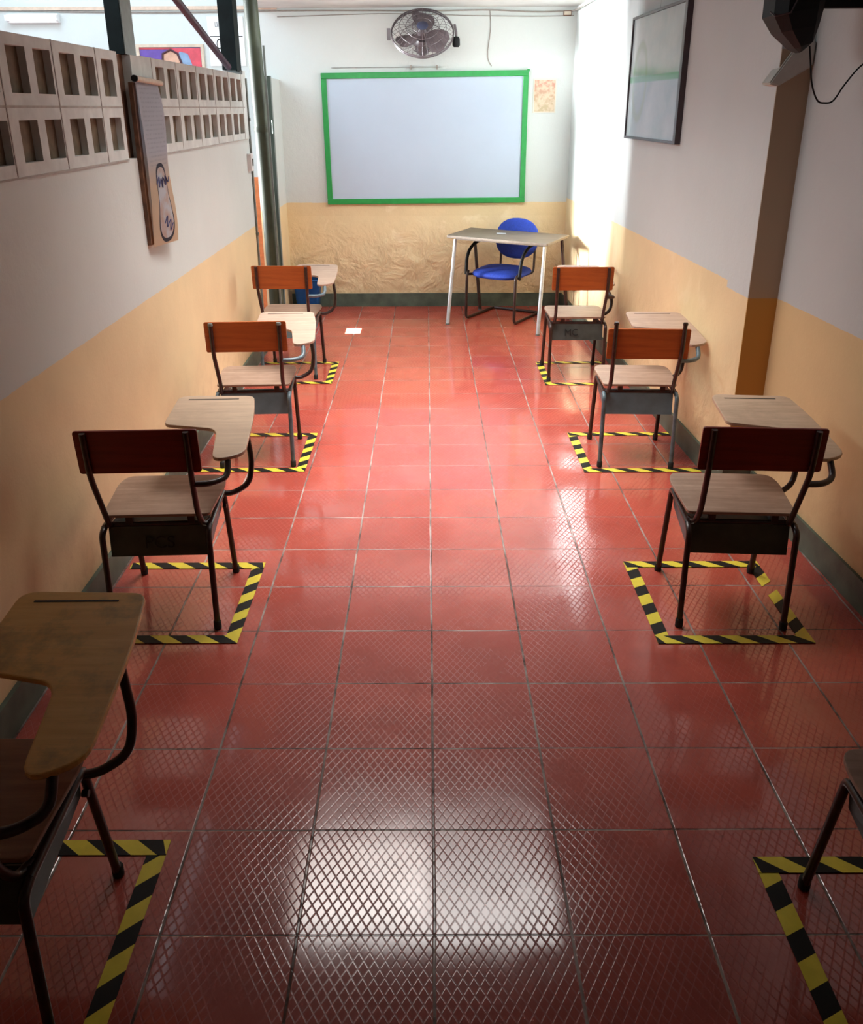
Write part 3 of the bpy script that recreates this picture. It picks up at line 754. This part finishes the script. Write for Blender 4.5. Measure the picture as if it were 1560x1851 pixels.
# blue chair behind the desk
ac = thing('visitor_armchair', 'blue upholstered chair on a black cantilever tube frame behind the desk', 'chair', (.67, 6.48, 0), math.atan2(-.515, .857))
link('seat', superell(bmesh.new(), (.245, .225, .045), 2.4, 3.2, 32, 12, Matrix.Translation((0, -.02, .415)) @ Matrix.Rotation(math.radians(3), 4, 'X')), M_blue, ac, smooth=True)
link('backrest', superell(bmesh.new(), (.215, .034, .180), 2.3, 2.6, 32, 14, Matrix.Translation((.0, .272, .675)) @ Matrix.Rotation(math.radians(-8), 4, 'X')), M_blue, ac, smooth=True)
for s in (-1, 1):
    link('leg', T(bend([(s * .235, .300, .014), (s * .24, -.245, .014), (s * .24, -.235, .41), (s * .245, -.20, .43)], .05), .0125), M_tube, ac, smooth=True)
    link('armrest', T(bend([(s * .262, -.21, .40), (s * .268, -.19, .58), (s * .268, -.04, .665), (s * .262, .15, .665), (s * .205, .285, .655)], .09), .0145), M_black, ac, smooth=True)
    link('seat_bracket', T([(s * .262, -.20, .40), (s * .20, -.05, .39)], .012), M_tube, ac, smooth=True)
    link('back_upright', T(bend([(s * .15, .0, .375), (s * .17, .290, .38), (s * .17, .305, .66)], .05), .0105), M_tube, ac, smooth=True)
link('rear_floor_bar', T(bend([(-.235, .297, .014), (.235, .297, .014)], .04), .0125), M_tube, ac, smooth=True)

# blue bin behind the farthest left chair
bb = thing('waste_bin', 'blue plastic waste bin against the back wall behind the farthest left chair', 'bin', (-1.14, 6.80, 0))
bm = bmesh.new()
lo = [bm.verts.new((x_, y_, 0.0)) for x_, y_ in rounded([(-.095, -.08), (.095, -.08), (.095, .08), (-.095, .08)], .02, 3)]
hi = [bm.verts.new((x_, y_, .30)) for x_, y_ in rounded([(-.125, -.10), (.125, -.10), (.125, .10), (-.125, .10)], .025, 3)]
bm.faces.new(list(reversed(lo)))
for k in range(len(lo)): bm.faces.new((lo[k], lo[(k + 1) % len(lo)], hi[(k + 1) % len(lo)], hi[k]))
bmesh.ops.solidify(bm, geom=bm.faces[:], thickness=.003)
link('body', bm, M_bin, bb)
link('rim', T([(x_, y_, .30) for x_, y_ in rounded([(-.128, -.103), (.128, -.103), (.128, .103), (-.128, .103)], .025, 3)], .006, 8, closed=True), M_bin, bb)

# ------------------------------------------------------------------ light
def area(name, loc, target, sx_, sy_, power, col, spread=180):
    d_ = bpy.data.lights.new(name, 'AREA'); d_.shape = 'RECTANGLE'; d_.size = sx_; d_.size_y = sy_
    d_.energy = power; d_.color = col; d_.spread = math.radians(spread)
    o = bpy.data.objects.new(name, d_); COL.objects.link(o); o.location = loc
    o.rotation_euler = (Vector(target) - Vector(loc)).to_track_quat('-Z', 'Y').to_euler(); return o
# open yard side: daylight over the partition and through the doorway
area('yard_daylight', (-3.9, 3.0, 3.2), (.4, 3.9, 1.9), 4.0, 1.5, 95, (.86, .94, 1.0))
area('doorway_daylight', (-3.8, 6.0, 1.75), (1.34, 6.0, 1.6), .50, 1.5, 100, (.93, .97, 1.0), 26)
area('yard_far_daylight', (-2.9, 5.6, 3.6), (-2.3, 6.9, 2.2), 1.2, .5, 20, (.62, .82, 1.0))
area('aisle_floor_fill', (-.02, 3.35, 2.56), (-.02, 3.35, 0), 1.5, 2.6, 62, (1.0, .98, .95), 95)  # unseen fill added under the ceiling to brighten the aisle floor
area('back_wall_fill', (-.05, 5.3, 2.50), (-.05, 6.98, 1.1), 1.9, .5, 24, (.95, 1.0, 1.0))  # unseen fill added overhead to light the back wall evenly
s_ = bpy.data.lights.new('sun_through_gap', 'SPOT'); s_.energy = 90000; s_.spot_size = math.radians(4); s_.shadow_soft_size = .01; s_.spot_blend = .1
o = bpy.data.objects.new('sun_through_gap', s_); COL.objects.link(o); o.location = (-.652, 5.965, 7.5)

wd = bpy.data.worlds.new('World'); S.world = wd; wd.use_nodes = True
wd.node_tree.nodes['Background'].inputs[0].default_value = (.82, .91, 1.0, 1)
wd.node_tree.nodes['Background'].inputs[1].default_value = 1.0

# ------------------------------------------------------------------ camera
TT = .32
yaw, pit, roll = -.0032, .3890, -.0045
fpx, cx, cy = 1577.942, 768.838, 842.267
cyw, syw = math.cos(yaw), math.sin(yaw)
f0 = Vector((syw, cyw, 0)); r0 = Vector((cyw, -syw, 0)); u0 = Vector((0, 0, 1))
f2 = f0 * math.cos(pit) - u0 * math.sin(pit); u2 = u0 * math.cos(pit) + f0 * math.sin(pit)
c_, s__ = math.cos(roll), math.sin(roll)
r3 = r0 * c_ + u2 * s__; u3 = u2 * c_ - r0 * s__
cam = bpy.data.cameras.new('Camera'); co = bpy.data.objects.new('Camera', cam); COL.objects.link(co)
Mx = Matrix.Identity(4)
for i_ in range(3):
    Mx[i_][0] = r3[i_]; Mx[i_][1] = u3[i_]; Mx[i_][2] = -f2[i_]
Mx.translation = Vector((-.0364 * TT, -4.5781 * TT, 5.5642 * TT))
co.matrix_world = Mx
cam.sensor_fit = 'HORIZONTAL'; cam.sensor_width = 36; cam.lens = fpx / 1560 * 36
cam.shift_x = (780 - cx) / 1560; cam.shift_y = (cy - 925.5) / 1560
cam.clip_start = .02
S.camera = co
vs = S.view_settings
vs.view_transform = 'Standard'; vs.look = 'None'; vs.gamma = 1; vs.use_curve_mapping = False; vs.exposure = 0.12
